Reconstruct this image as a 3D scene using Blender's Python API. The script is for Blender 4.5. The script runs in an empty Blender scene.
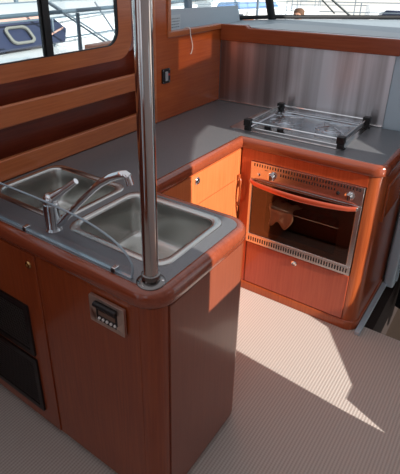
import bpy, bmesh, math, random
from math import sin, cos, pi, radians
from mathutils import Vector, Matrix
random.seed(7)
C = bpy.context.scene.collection
H = 0.91          # worktop height
D = 1.282         # front of back run (inner edge of its wooden lip)
E_ = 1.853        # splashback plane
W = 0.941         # left edge of worktop (x = -W)
WI = 0.459        # left run inner edge (x = -WI)
XR = 0.2445       # right end of back run

# ------------------------------------------------------------------ materials
def nt(name):
    m = bpy.data.materials.new(name); m.use_nodes = True
    n = m.node_tree; b = n.nodes['Principled BSDF']
    return m, n, b
def lin(c):
    return tuple(((v/255)/12.92 if v/255 <= .04045 else ((v/255+.055)/1.055)**2.4) for v in c) + (1,)
def plain(name, rgb, rough=.5, metal=0, coat=0, spec=.5, bump=0, bscale=200, var=0):
    m, n, b = nt(name)
    b.inputs['Base Color'].default_value = lin(rgb)
    b.inputs['Roughness'].default_value = rough
    b.inputs['Metallic'].default_value = metal
    b.inputs['Coat Weight'].default_value = coat
    b.inputs['Coat Roughness'].default_value = .08
    b.inputs['Specular IOR Level'].default_value = spec
    tc = n.nodes.new('ShaderNodeTexCoord'); nz = n.nodes.new('ShaderNodeTexNoise')
    nz.inputs['Scale'].default_value = bscale
    n.links.new(tc.outputs['Object'], nz.inputs['Vector'])
    if bump:
        bp = n.nodes.new('ShaderNodeBump'); bp.inputs['Strength'].default_value = bump; bp.inputs['Distance'].default_value = .002
        n.links.new(nz.outputs['Fac'], bp.inputs['Height']); n.links.new(bp.outputs['Normal'], b.inputs['Normal'])
    mr = n.nodes.new('ShaderNodeMapRange')
    mr.inputs['To Min'].default_value = max(.02, rough-.04); mr.inputs['To Max'].default_value = rough+.04
    n.links.new(nz.outputs['Fac'], mr.inputs['Value']); n.links.new(mr.outputs['Result'], b.inputs['Roughness'])
    if var:
        mx = n.nodes.new('ShaderNodeMix'); mx.data_type = 'RGBA'
        mx.inputs['A'].default_value = tuple(v*(1-var) for v in lin(rgb)[:3])+(1,)
        mx.inputs['B'].default_value = tuple(min(1, v*(1+var)) for v in lin(rgb)[:3])+(1,)
        n.links.new(nz.outputs['Fac'], mx.inputs['Factor']); n.links.new(mx.outputs['Result'], b.inputs['Base Color'])
    return m
def wood(name, c1, c2, axis='z', rough=.28, coat=.5, fine=1.0):
    m, n, b = nt(name)
    tc = n.nodes.new('ShaderNodeTexCoord'); mp = n.nodes.new('ShaderNodeMapping')
    sc = {'x': (3, 70, 70), 'y': (70, 3, 70), 'z': (70, 70, 3)}[axis]
    mp.inputs['Scale'].default_value = tuple(s*fine for s in sc)
    n.links.new(tc.outputs['Object'], mp.inputs['Vector'])
    a = n.nodes.new('ShaderNodeTexNoise'); a.inputs['Scale'].default_value = 1.6; a.inputs['Detail'].default_value = 5; a.inputs['Distortion'].default_value = .4
    n.links.new(mp.outputs['Vector'], a.inputs['Vector'])
    big = n.nodes.new('ShaderNodeTexNoise'); big.inputs['Scale'].default_value = 3.0; big.inputs['Detail'].default_value = 2
    n.links.new(tc.outputs['Object'], big.inputs['Vector'])
    r = n.nodes.new('ShaderNodeValToRGB')
    r.color_ramp.elements[0].position = .3; r.color_ramp.elements[0].color = lin(c1)
    r.color_ramp.elements[1].position = .7; r.color_ramp.elements[1].color = lin(c2)
    mm = n.nodes.new('ShaderNodeMath'); mm.operation = 'MULTIPLY_ADD'; mm.inputs[1].default_value = .65
    m2 = n.nodes.new('ShaderNodeMath'); m2.operation = 'MULTIPLY'; m2.inputs[1].default_value = .35
    n.links.new(big.outputs['Fac'], m2.inputs[0]); n.links.new(a.outputs['Fac'], mm.inputs[0]); n.links.new(m2.outputs[0], mm.inputs[2])
    n.links.new(mm.outputs[0], r.inputs['Fac']); n.links.new(r.outputs['Color'], b.inputs['Base Color'])
    b.inputs['Roughness'].default_value = rough
    b.inputs['Coat Weight'].default_value = coat; b.inputs['Coat Roughness'].default_value = .12
    b.inputs['Specular IOR Level'].default_value = .4
    return m
def brushed(name, rgb, rough, axis='z', aniso=.5, strength=.12, metal=1):
    m, n, b = nt(name)
    tc = n.nodes.new('ShaderNodeTexCoord'); mp = n.nodes.new('ShaderNodeMapping')
    mp.inputs['Scale'].default_value = {'x': (4, 400, 400), 'y': (400, 4, 400), 'z': (400, 400, 4)}[axis]
    n.links.new(tc.outputs['Object'], mp.inputs['Vector'])
    a = n.nodes.new('ShaderNodeTexNoise'); a.inputs['Scale'].default_value = 1; a.inputs['Detail'].default_value = 3
    n.links.new(mp.outputs['Vector'], a.inputs['Vector'])
    bp = n.nodes.new('ShaderNodeBump'); bp.inputs['Strength'].default_value = strength; bp.inputs['Distance'].default_value = .001
    n.links.new(a.outputs['Fac'], bp.inputs['Height']); n.links.new(bp.outputs['Normal'], b.inputs['Normal'])
    b.inputs['Base Color'].default_value = lin(rgb); b.inputs['Metallic'].default_value = metal
    b.inputs['Roughness'].default_value = rough
    b.inputs['Anisotropic'].default_value = aniso
    return m
def glass(name, tint=(255,255,255), refl=.10, rough=.02):
    m, n, b = nt(name)
    out = n.nodes['Material Output']
    tr = n.nodes.new('ShaderNodeBsdfTransparent'); tr.inputs['Color'].default_value = lin(tint)
    gl = n.nodes.new('ShaderNodeBsdfGlossy'); gl.inputs['Roughness'].default_value = rough
    lw = n.nodes.new('ShaderNodeLayerWeight'); lw.inputs['Blend'].default_value = .35
    mr = n.nodes.new('ShaderNodeMapRange'); mr.inputs['To Min'].default_value = refl*.35; mr.inputs['To Max'].default_value = min(1, refl*4)
    mx = n.nodes.new('ShaderNodeMixShader')
    n.links.new(lw.outputs['Fresnel'], mr.inputs['Value']); n.links.new(mr.outputs['Result'], mx.inputs['Fac'])
    n.links.new(tr.outputs[0], mx.inputs[1]); n.links.new(gl.outputs[0], mx.inputs[2]); n.links.new(mx.outputs[0], out.inputs['Surface'])
    return m

M = {}
M['wood_v']   = wood('cherry_vertical', (138,60,26), (172,86,42), 'z')
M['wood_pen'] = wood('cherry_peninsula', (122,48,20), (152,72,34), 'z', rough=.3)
M['wood_end'] = wood('cherry_end_panel', (124,62,42), (138,74,52), 'z', rough=.3)
M['wood_x']   = wood('cherry_along_x', (132,58,30), (156,78,44), 'x', rough=.22)
M['wood_y']   = wood('cherry_along_y', (162,84,44), (192,110,64), 'y', rough=.3)
M['wood_lip'] = wood('cherry_lip', (122,54,32), (146,72,46), 'x', rough=.16, coat=.8)
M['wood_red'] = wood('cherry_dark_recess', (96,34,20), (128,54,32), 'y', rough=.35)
M['wood_oven']= wood('cherry_oven_cabinet', (172,66,32), (200,90,50), 'z', rough=.25)
M['wood_drw'] = wood('cherry_drawer', (156,62,36), (180,82,52), 'z', rough=.25)
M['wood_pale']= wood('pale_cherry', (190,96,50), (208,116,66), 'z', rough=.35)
M['wood_bulk']= wood('cherry_bulkhead', (150,64,26), (178,88,40), 'y', rough=.22)
M['steel']    = brushed('stainless_brushed', (226,224,222), .22, 'x', .3, .06)
M['steel_sink']= brushed('stainless_sink', (204,204,200), .24, 'x', .2, .06)
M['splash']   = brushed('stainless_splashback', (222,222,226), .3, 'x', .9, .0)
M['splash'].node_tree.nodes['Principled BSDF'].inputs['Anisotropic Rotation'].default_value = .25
def reflection_streaks(m, lo, hi, sc):  # paints vertical bands into the steel colour, imitating reflections
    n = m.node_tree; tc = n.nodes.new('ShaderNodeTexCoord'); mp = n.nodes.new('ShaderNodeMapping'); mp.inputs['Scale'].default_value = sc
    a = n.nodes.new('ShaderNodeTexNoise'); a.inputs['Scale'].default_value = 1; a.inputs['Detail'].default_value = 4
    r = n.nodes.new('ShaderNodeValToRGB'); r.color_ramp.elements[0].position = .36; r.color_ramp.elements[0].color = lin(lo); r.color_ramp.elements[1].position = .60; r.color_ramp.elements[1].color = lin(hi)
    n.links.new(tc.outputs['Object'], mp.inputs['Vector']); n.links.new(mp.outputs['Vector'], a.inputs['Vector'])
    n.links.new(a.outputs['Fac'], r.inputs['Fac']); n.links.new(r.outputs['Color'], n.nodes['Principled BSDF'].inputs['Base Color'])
reflection_streaks(M['splash'], (160,156,156), (236,236,240), (10,1,.3))
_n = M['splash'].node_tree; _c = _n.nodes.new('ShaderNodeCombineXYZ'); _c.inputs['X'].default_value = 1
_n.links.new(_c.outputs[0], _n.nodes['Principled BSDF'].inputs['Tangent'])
M['chrome']   = plain('polished_chrome', (225,225,225), .06, 1)
M['polepol']  = plain('polished_pole', (205,200,196), .09, 1)
M['slab']     = None
M['black']    = plain('black_plastic', (18,17,18), .4)
M['rubber']   = plain('black_rubber', (14,15,18), .6)
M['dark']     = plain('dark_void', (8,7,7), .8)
M['white']    = plain('white_gelcoat', (246,246,246), .4, coat=.2)
M['greywhite']= plain('grey_white_panel', (176,192,202), .5)
M['greyrail'] = plain('galvanised_tube', (120,134,146), .35, .5)
M['navy']     = plain('navy_window', (52,58,82), .3)
M['glass']    = glass('window_glass', (238,246,248), .05)
M['acrylic']  = glass('clear_acrylic', (244,248,250), .045, .03)
M['acr_edge'] = plain('acrylic_edge', (150,166,176), .15, coat=.6)
M['ovenglass']= glass('oven_glass', (232,216,204), .12, .03)
M['hobglass'] = glass('hob_glass', (246,249,252), .03, .04)
M['copper']   = plain('steel_with_orange_reflection', (206,92,62), .3, .5, coat=.4)  # steel oven handle, orange reflection of the wood painted into its colour
M['enamel']   = plain('black_enamel', (52,38,32), .3)
M['paper']    = plain('white_paper', (226,220,214), .8)
M['bronze']   = plain('bronze_bezel', (206,182,168), .34, .9)
M['display']  = plain('display', (110,84,70), .3)
M['brass']    = plain('brass', (190,150,100), .25, 1)
M['quay']     = plain('concrete', (222,214,206), .9, bump=.2, bscale=3, var=.12)
M['water']    = plain('harbour_water', (84,104,116), .15, coat=.4, bump=.6, bscale=2)
M['skin']     = plain('skin', (196,140,112), .6)
M['hair']     = plain('brown_hair', (96,62,40), .8)
M['shirt']    = plain('white_cloth', (220,222,226), .9)
M['trousers'] = plain('dark_cloth', (50,54,66), .9)
M['blackcloth']= plain('black_cloth', (18,18,22), .9, bump=.5, bscale=120)
M['salmon']   = plain('salmon_band', (206,160,146), .6)
M['blueboat'] = plain('blue_cover', (120,150,196), .7)
M['rope']     = plain('rope', (110,118,128), .8)
M['orange']   = plain('varnished_orange', (206,120,72), .4)
M['red']      = plain('red_led', (200,40,36), .4)
M['wallgrey'] = plain('gobo_lining', (196,192,190), .8)
M['curtain']  = plain('curtain', (120,110,104), .9)

def make_slab():
    m, n, b = nt('worktop_laminate')
    tc = n.nodes.new('ShaderNodeTexCoord')
    a = n.nodes.new('ShaderNodeTexNoise'); a.inputs['Scale'].default_value = 420; a.inputs['Detail'].default_value = 2
    n.links.new(tc.outputs['Object'], a.inputs['Vector'])
    r = n.nodes.new('ShaderNodeValToRGB')
    r.color_ramp.elements[0].position = .3; r.color_ramp.elements[0].color = lin((108,109,112))
    r.color_ramp.elements[1].position = .75; r.color_ramp.elements[1].color = lin((138,139,142))
    n.links.new(a.outputs['Fac'], r.inputs['Fac']); n.links.new(r.outputs['Color'], b.inputs['Base Color'])
    b.inputs['Metallic'].default_value = .45; b.inputs['Roughness'].default_value = .36
    return m
M['slab'] = make_slab()

def make_carpet():
    m, n, b = nt('woven_vinyl')
    tc = n.nodes.new('ShaderNodeTexCoord'); sx = n.nodes.new('ShaderNodeSeparateXYZ')
    n.links.new(tc.outputs['Object'], sx.inputs[0])
    def wave(src, period):
        mu = n.nodes.new('ShaderNodeMath'); mu.operation = 'MULTIPLY'; mu.inputs[1].default_value = 2*pi/period
        si = n.nodes.new('ShaderNodeMath'); si.operation = 'SINE'
        n.links.new(src, mu.inputs[0]); n.links.new(mu.outputs[0], si.inputs[0]); return si.outputs[0]
    wx = wave(sx.outputs['X'], .0125); wy = wave(sx.outputs['Y'], .009)
    mix = n.nodes.new('ShaderNodeMath'); mix.operation = 'MULTIPLY_ADD'; mix.inputs[1].default_value = .35
    n.links.new(wy, mix.inputs[0]); n.links.new(wx, mix.inputs[2])
    nz = n.nodes.new('ShaderNodeTexNoise'); nz.inputs['Scale'].default_value = 160
    n.links.new(tc.outputs['Object'], nz.inputs['Vector'])
    ad = n.nodes.new('ShaderNodeMath'); ad.operation = 'ADD'
    n.links.new(mix.outputs[0], ad.inputs[0]); n.links.new(nz.outputs['Fac'], ad.inputs[1])
    mr = n.nodes.new('ShaderNodeMapRange'); mr.inputs['From Min'].default_value = -1; mr.inputs['From Max'].default_value = 2
    n.links.new(ad.outputs[0], mr.inputs['Value'])
    r = n.nodes.new('ShaderNodeValToRGB')
    r.color_ramp.elements[0].color = lin((164,152,144)); r.color_ramp.elements[1].color = lin((200,190,182))
    n.links.new(mr.outputs['Result'], r.inputs['Fac']); n.links.new(r.outputs['Color'], b.inputs['Base Color'])
    bp = n.nodes.new('ShaderNodeBump'); bp.inputs['Strength'].default_value = .18; bp.inputs['Distance'].default_value = .002
    n.links.new(ad.outputs[0], bp.inputs['Height']); n.links.new(bp.outputs['Normal'], b.inputs['Normal'])
    b.inputs['Roughness'].default_value = .75
    return m
M['carpet'] = make_carpet()

# ------------------------------------------------------------------ helpers
def wloc(o):
    v = Vector((0,0,0))
    while o: v += o.location; o = o.parent
    return v
def obj(name, bm, mat, parent=None, origin=None, smooth=True, bevel=0, angle=40):
    """One mesh object from world-space geometry."""
    bmesh.ops.remove_doubles(bm, verts=bm.verts, dist=1e-6)
    bmesh.ops.recalc_face_normals(bm, faces=bm.faces)
    base = wloc(parent) if parent else Vector(origin or (0,0,0))
    bmesh.ops.translate(bm, verts=bm.verts, vec=-base)
    me = bpy.data.meshes.new(name); bm.to_mesh(me); bm.free()
    if mat: me.materials.append(mat)
    o = bpy.data.objects.new(name, me); C.objects.link(o)
    if parent: o.parent = parent
    else: o.location = base
    if bevel:
        b = o.modifiers.new('bevel', 'BEVEL'); b.width = bevel; b.segments = 3; b.limit_method = 'ANGLE'; b.angle_limit = radians(50)
    if smooth:
        for p in me.polygons: p.use_smooth = True
        me.set_sharp_from_angle(angle=radians(angle))
    return o
def thing(name, label, cat, loc, group=None):
    o = bpy.data.objects.new(name, None); C.objects.link(o); o.location = loc
    o.empty_display_size = .05
    o['label'] = label; o['category'] = cat
    if group: o['group'] = group
    return o
def tag(o, label, cat, group=None):
    o['label'] = label; o['category'] = cat
    if group: o['group'] = group
    return o
def struct(name, bm, mat, parent=None, **k):
    o = obj(name, bm, mat, parent, **k)
    if not parent: o['kind'] = 'structure'
    return o
def B(): return bmesh.new()
def box(bm, x0, x1, y0, y1, z0, z1):
    v = [bm.verts.new(p) for p in ((x0,y0,z0),(x1,y0,z0),(x1,y1,z0),(x0,y1,z0),(x0,y0,z1),(x1,y0,z1),(x1,y1,z1),(x0,y1,z1))]
    for f in ((3,2,1,0),(4,5,6,7),(0,1,5,4),(1,2,6,5),(2,3,7,6),(3,0,4,7)): bm.faces.new([v[i] for i in f])
    return bm
def obox(bm, c, sx, sy, sz, mat):
    """box with half sizes in a rotated frame (3x3 matrix)"""
    c = Vector(c); vs = []
    for z in (-1,1):
        for x, y in ((-1,-1),(1,-1),(1,1),(-1,1)):
            vs.append(bm.verts.new(c + mat @ Vector((x*sx, y*sy, z*sz))))
    for f in ((3,2,1,0),(4,5,6,7),(0,1,5,4),(1,2,6,5),(2,3,7,6),(3,0,4,7)): bm.faces.new([vs[i] for i in f])
    return bm
def tube(bm, pts, r, n=16, caps=True):
    pts = [Vector(p) for p in pts]; rs = r if isinstance(r, (list, tuple)) else [r]*len(pts)
    up = Vector((0,0,1)); rings = []
    t0 = (pts[1]-pts[0]).normalized()
    a = t0.cross(up); a = a.normalized() if a.length > 1e-3 else Vector((1,0,0))
    for i, p in enumerate(pts):
        t = (pts[min(i+1, len(pts)-1)] - pts[max(i-1, 0)]).normalized()
        a = (a - t*a.dot(t)).normalized(); b = t.cross(a)
        rings.append([bm.verts.new(p + (a*cos(2*pi*k/n) + b*sin(2*pi*k/n))*rs[i]) for k in range(n)])
    for i in range(len(rings)-1):
        for k in range(n): bm.faces.new((rings[i][k], rings[i][(k+1)%n], rings[i+1][(k+1)%n], rings[i+1][k]))
    if caps: bm.faces.new(rings[0][::-1]); bm.faces.new(rings[-1])
    return bm
def lathe(bm, c, prof, axis=(0,0,1), n=28):
    """prof: list of (radius, height along axis)"""
    c = Vector(c); ax = Vector(axis).normalized()
    a = ax.cross(Vector((0,0,1))); a = a.normalized() if a.length > 1e-3 else Vector((1,0,0)); b = ax.cross(a)
    rings = []
    for r, h in prof:
        if r < 1e-6: rings.append([bm.verts.new(c+ax*h)])
        else: rings.append([bm.verts.new(c+ax*h+(a*cos(2*pi*k/n)+b*sin(2*pi*k/n))*r) for k in range(n)])
    for i in range(len(rings)-1):
        p, q = rings[i], rings[i+1]
        for k in range(n):
            if len(p) == 1 and len(q) == 1: continue
            if len(p) == 1: bm.faces.new((p[0], q[k], q[(k+1)%n]))
            elif len(q) == 1: bm.faces.new((p[k], p[(k+1)%n], q[0]))
            else: bm.faces.new((p[k], p[(k+1)%n], q[(k+1)%n], q[k]))
    if len(rings[0]) > 1: bm.faces.new(rings[0][::-1])
    if len(rings[-1]) > 1: bm.faces.new(rings[-1])
    return bm
def rounded(pts, rad, n=10, closed=True):
    """polygon corners -> rounded polyline. rad: number or list"""
    out = []; N = len(pts)
    for i, p in enumerate(pts):
        r = rad[i] if isinstance(rad, (list, tuple)) else rad
        if r <= 0 or (not closed and i in (0, N-1)): out.append(Vector(p).to_2d() if len(p) > 2 else Vector(p)); continue
        p = Vector(p); a = (Vector(pts[i-1])-p); b = (Vector(pts[(i+1)%N])-p)
        la, lb = a.normalized(), b.normalized()
        half = la.angle(lb)/2; d = r/math.tan(half)
        c = p + (la+lb).normalized()*(r/sin(half))
        s = p+la*d-c; e = p+lb*d-c
        a0 = math.atan2(s.y, s.x); a1 = math.atan2(e.y, e.x); da = (a1-a0+pi)%(2*pi)-pi
        for k in range(n+1):
            t = a0+da*k/n; out.append(c+Vector((cos(t), sin(t)))*r)
    return out
def fill(bm, loops, place, thick=None):
    """loops of 2D points (outer first, then holes) -> filled face(s), placed by function place(u,v,w), thickness along w"""
    tmp = bmesh.new(); edges = []
    for lp in loops:
        vs = [tmp.verts.new((p[0], p[1], 0)) for p in lp]
        for i in range(len(vs)): edges.append(tmp.edges.new((vs[i], vs[(i+1)%len(vs)])))
    bmesh.ops.triangle_fill(tmp, use_beauty=True, use_dissolve=False, edges=edges)
    tmp.verts.index_update()
    co = [v.co.copy() for v in tmp.verts]; fs = [[v.index for v in f.verts] for f in tmp.faces]
    tmp.free()
    lays = [0, thick] if thick else [0]
    idx = []
    for w in lays:
        vs = [bm.verts.new(place(c.x, c.y, w)) for c in co]; idx.append(vs)
        for f in fs:
            try: bm.faces.new([vs[i] for i in f])
            except ValueError: pass
    if thick:
        k = 0
        for lp in loops:
            n = len(lp)
            for i in range(n):
                a, b = k+i, k+(i+1)%n
                bm.faces.new((idx[0][a], idx[0][b], idx[1][b], idx[1][a]))
            k += n
    return bm
XY = lambda z: (lambda u, v, w: (u, v, z+w))
YZ = lambda x: (lambda u, v, w: (x+w, u, v))
XZ = lambda y: (lambda u, v, w: (u, y+w, v))
def sweep(bm, path, prof, closed=False, zoff=0):
    """path: 2D points on the floor plan, prof: (outward offset to the RIGHT of travel, z) closed loop"""
    P = [Vector(p) for p in path]; n = len(P); rings = []
    for i in range(n):
        if closed: a = (P[i]-P[i-1]).normalized(); b = (P[(i+1)%n]-P[i]).normalized()
        else:
            a = (P[i]-P[i-1]).normalized() if i else (P[1]-P[0]).normalized()
            b = (P[i+1]-P[i]).normalized() if i < n-1 else a
        na = Vector((a.y, -a.x)); nb = Vector((b.y, -b.x)); m = (na+nb).normalized(); k = 1/max(.3, m.dot(na))
        rings.append([bm.verts.new((P[i].x+m.x*k*o, P[i].y+m.y*k*o, z+zoff)) for o, z in prof])
    q = len(prof)
    for i in range(n if closed else n-1):
        A, Bq = rings[i], rings[(i+1)%n]
        for j in range(q): bm.faces.new((A[j], A[(j+1)%q], Bq[(j+1)%q], Bq[j]))
    if not closed: bm.faces.new(rings[0][::-1]); bm.faces.new(rings[-1])
    return bm
def rect(x0, x1, y0, y1): return [(x0,y0),(x1,y0),(x1,y1),(x0,y1)]

# ------------------------------------------------------------------ camera
px_, py_, f_ = 176.4137, 194.8137, 470.7247
cam_p = Vector((0.6489, -0.7829, 1.685)); yaw, pit, rol = -0.6344, -0.4476, -0.0016
fw = Vector((sin(yaw)*cos(pit), cos(yaw)*cos(pit), sin(pit)))
r0 = Vector((cos(yaw), -sin(yaw), 0)); u0 = r0.cross(fw)
r1 = r0*cos(rol)+u0*sin(rol); u1 = -r0*sin(rol)+u0*cos(rol)
cd = bpy.data.cameras.new('camera'); co = bpy.data.objects.new('camera', cd); C.objects.link(co)
cd.sensor_fit = 'HORIZONTAL'; cd.sensor_width = 36; cd.lens = f_/400*36
cd.shift_x = (200-px_)/400; cd.shift_y = -(237-py_)/400
cd.clip_start = .02; cd.clip_end = 500
co.matrix_world = Matrix(((r1.x,u1.x,-fw.x,cam_p.x),(r1.y,u1.y,-fw.y,cam_p.y),(r1.z,u1.z,-fw.z,cam_p.z),(0,0,0,1)))
bpy.context.scene.camera = co

# ------------------------------------------------------------------ SETTING
# cabin sole: ends in a step down beside the oven cabinet
bm = B(); fill(bm, [[(-1.1,-2.0),(1.5,-2.0),(1.5,1.34),(.275,1.34),(.275,1.9),(-1.1,1.9)]], XY(0), -.04)
struct('floor', bm, M['carpet'], smooth=False)
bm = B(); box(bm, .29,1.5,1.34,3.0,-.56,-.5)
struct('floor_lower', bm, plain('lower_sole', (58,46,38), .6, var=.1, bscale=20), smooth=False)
bm = B(); box(bm, .292,1.5,1.325,1.339,-.5,-.042)
struct('trim_1', bm, M['wood_red'], smooth=False)
bm = B(); box(bm, .276,.302,1.25,1.765,.001,.022)
tag(obj('threshold_strip', bm, M['greywhite'], bevel=.003), 'thin silver metal threshold strip on the sole beside the oven cabinet', 'strip')

# hull side: recessed wall with the big window opening
win = rounded(rect(-.75,.940,1.358,1.74), .075, 8)
WX = -.972
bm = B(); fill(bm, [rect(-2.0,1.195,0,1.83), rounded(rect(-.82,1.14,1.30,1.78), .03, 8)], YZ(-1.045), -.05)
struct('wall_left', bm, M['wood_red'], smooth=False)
wroot = thing('window_1', 'x', 'x', (-1.0,.1,1.3)); del wroot['label']; del wroot['category']; wroot['kind'] = 'structure'
bm = B(); fill(bm, [rounded(rect(-.83,1.03,1.29,1.80), [.02,.10,.1,.02], 8), win], YZ(-.955), -.022)
obj('window_frame', bm, M['wood_y'], wroot, bevel=.006)
bm = B(); wi = rounded(rect(-.744,.932,1.3615,1.735), .068, 8); fill(bm, [win, wi], YZ(-.957), -.016)
obj('window_gasket', bm, M['rubber'], wroot)
bm = B(); box(bm, -.985,-.958, .509,.543, 1.360,1.735); box(bm, -.975,-.964,.500,.509,1.362,1.735)
obj('mullion', bm, M['black'], wroot)
bm = B(); fill(bm, [rounded(rect(-.744,.933,1.364,1.734), .07, 8)], YZ(-.966), -.004)
obj('window_glass', bm, M['glass'], wroot)
bm = B()   # etched maker's stamp in the pane corner: tiny illegible ticks
for j in range(2):
    y = .272
    for k in range(6):
        w_ = random.uniform(.004,.009); box(bm, -.9655,-.965, y, y+w_, 1.395+j*.014, 1.402+j*.014); y += w_+.003
obj('glass_stamp', bm, plain('stamp', (90,100,110), .8), wroot)

# shelf rails with dark recesses behind them
def rail(name, z0, z1, y1=1.19):
    bm = B(); box(bm, -.966,-.941,-1.2,y1,z0,z1)
    return struct(name, bm, M['wood_y'], bevel=.006)
rail('trim_2', 1.122, 1.207); rail('trim_3', .9105, .998)
bm = B(); box(bm, -1.044,-.967,-1.2,1.19,1.122,1.136)
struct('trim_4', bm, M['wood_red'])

# bulkhead panel beyond the rails with the big opening above it
bp_ = [(1.192,.911),(1.851,.911),(1.851,1.352),(1.312,1.352),(1.312,1.83),(1.192,1.83)]
bm = B(); fill(bm, [bp_], YZ(-.941), -.03)
struct('wall_bulkhead', bm, M['wood_bulk'], smooth=False, bevel=.003)
bm = B(); box(bm, -.974,-.932,1.298,1.851,1.353,1.382); box(bm, -.974,-.932,1.298,1.324,1.382,1.83)
struct('trim_5', bm, M['wood_y'], bevel=.004)
bm = B(); box(bm, -.975,-.936,1.180,1.196,.911,1.83)
struct('trim_6', bm, M['wood_y'], bevel=.004)
bm = B(); box(bm, -1.12,-1.046,1.2,2.32,0,1.36)
struct('wall_side_deck', bm, M['white'], smooth=False)
bm = B(); box(bm, -1.046,-.975,1.2,1.9,1.33,1.362)
struct('trim_7', bm, M['greywhite'])
bm = B(); fill(bm, [[(1.30,1.362),(2.235,1.362),(2.20,1.462),(1.30,1.487)]], YZ(-1.03), -.02)
struct('trim_8', bm, M['greywhite'], smooth=False)
# side window above the board
w3 = thing('window_3', 'x', 'x', (-1.08,1.8,1.4)); del w3['label']; del w3['category']; w3['kind'] = 'structure'
bm = B(); box(bm, -1.08,-1.072,1.2,2.30,1.40,2.1); obj('window_glass', bm, M['glass'], w3)
bm = B(); box(bm, -1.09,-1.06,1.66,1.70,1.40,2.1); box(bm, -1.10,-1.05,1.2,2.32,1.36,1.40)
obj('window_frame', bm, M['greyrail'], w3)

# dashboard ledge + windscreen
ws = [(-1.07,2.27),(-.905,2.475),(-.164,2.965),(.9,3.55)]
bm = B(); fill(bm, [[(-1.045,1.872),(.9,1.872)]+[(x,y) for x,y in ws[::-1]]], XY(1.362), -.03)
struct('trim_9', bm, plain('dash_gelcoat', (150,164,172), .45), smooth=False)
bm = B()
fill(bm, [[(-.80,1.885),(.5,1.885),(.5,1.99),(-.45,2.2),(-.72,2.2)]], XY(1.363), .006)
struct('trim_10', bm, plain('dash_mat', (176,186,190), .6), smooth=False)
w2 = thing('window_2', 'x', 'x', (-.2,2.9,1.36)); del w2['label']; del w2['category']; w2['kind'] = 'structure'
def lean(p, z): return (p[0]*1.0+ -.25*(z-1.36)*.35, p[1]-.35*(z-1.36), z)
bm = B()
for a, b in zip(ws[:-1], ws[1:]):
    q = [lean(a,1.37), lean(b,1.37), lean(b,2.1), lean(a,2.1)]
    bm.faces.new([bm.verts.new(p) for p in q])
obj('windscreen_glass', bm, M['glass'], w2, smooth=False)
bm = B(); tube(bm, [(x,y-.01,1.378) for x,y in ws], .014, 10); obj('windscreen_seal', bm, M['rubber'], w2)
bm = B(); tube(bm, [lean(ws[1],1.36), lean(ws[1],2.1)], .028, 12); obj('windscreen_pillar', bm, M['rubber'], w2)
# wipers outside the glass
def ptws(t, z, out=.03):   # point along second windscreen pane
    a, b = ws[1], ws[2]; x = a[0]+(b[0]-a[0])*t; y = a[1]+(b[1]-a[1])*t
    q = lean((x,y), z); return (q[0]-out*.5, q[1]+out, q[2])
wp = thing('windscreen_wiper', 'thin black double-armed wiper slanting across the windscreen', 'wiper', ptws(.62,1.38))
bm = B(); tube(bm, [ptws(.62,1.385), ptws(.40,1.56), ptws(.30,1.66)], .007, 8); obj('wiper_arm', bm, M['black'], wp)
bm = B(); tube(bm, [ptws(.50,1.40), ptws(.30,1.60)], .005, 8); obj('wiper_blade', bm, M['black'], wp)

# splashback, wooden capping, white wall at the right
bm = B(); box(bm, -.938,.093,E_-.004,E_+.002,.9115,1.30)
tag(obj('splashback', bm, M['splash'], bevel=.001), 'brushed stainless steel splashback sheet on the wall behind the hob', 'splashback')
bm = B(); box(bm, -.939,.093,E_-.018,E_-.005,.911,.919)
struct('trim_11', bm, M['steel'], bevel=.002)
bm = B(); box(bm, -1.05,.34,E_+.003,E_+.03,0,1.335)
struct('wall_back', bm, M['greywhite'], smooth=False)
bm = B(); fill(bm, [[(-.939,1.286),(.112,1.286),(.117,1.368),(-.745,1.368),(-.765,1.382),(-.939,1.382)]], XZ(E_-.022), .045)
struct('trim_12', bm, M['wood_x'], bevel=.005)
# white moulded post beyond the side panel of the oven cabinet, edge of the stairwell
bm = B(); fill(bm, [rounded(rect(.281,.335,1.77,1.852), .012, 5)], XY(.001), 1.33)
struct('trim_13', bm, M['greywhite'])
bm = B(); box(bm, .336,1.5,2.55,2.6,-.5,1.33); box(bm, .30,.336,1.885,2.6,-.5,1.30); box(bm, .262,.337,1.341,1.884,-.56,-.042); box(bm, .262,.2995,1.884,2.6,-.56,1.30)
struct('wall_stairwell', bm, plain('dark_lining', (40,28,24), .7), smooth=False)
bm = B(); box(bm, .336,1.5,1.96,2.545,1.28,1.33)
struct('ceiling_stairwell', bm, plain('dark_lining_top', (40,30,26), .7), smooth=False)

# unseen walls added behind and right, openings shaped for sun patches and reflections
SE = radians(25); TY = .085; GX = .98
def gob(x, y, z): d = GX-x; return (y-TY*d, z+d*math.tan(SE))
opA = [gob(.373,.762,0), gob(.554,.775,.0), gob(.375,.83,0), gob(.373,.919,0), gob(.15,1.225,0), gob(.20,1.272,.15), gob(.215,1.284,.28), gob(.215,1.284,.84), gob(-.57,1.33,.91), gob(-.70,1.34,.91), gob(-.64,1.12,.91), gob(-.46,.80,.905), gob(-.44,.80,.80)]
opA[1] = gob(.40,.768,-.075)
opB = [gob(-.02,1.425,.91), gob(.218,1.43,.91), gob(-.02,1.63,.91)]
opC = [gob(.03,.238,.70), gob(.03,.56,.70), gob(-.075,.56,.91), gob(-.075,.245,.91)]
opD = [gob(-.94,1.40,1.17), gob(-.94,1.74,1.20), gob(-.94,1.74,1.34), gob(-.94,1.40,1.34)]
bm = B(); fill(bm, [rect(-2.0,2.35,0,2.6), opA, opB, opC, opD], YZ(GX), .01)  # unseen sun gobo, holes traced back from the lit patches
struct('gobo_wall_right', bm, M['wallgrey'], smooth=False)
bm = B(); fill(bm, [opD], YZ(GX+.004), .003)  # added pane that weakens the sun patch thrown on the bulkhead
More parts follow.
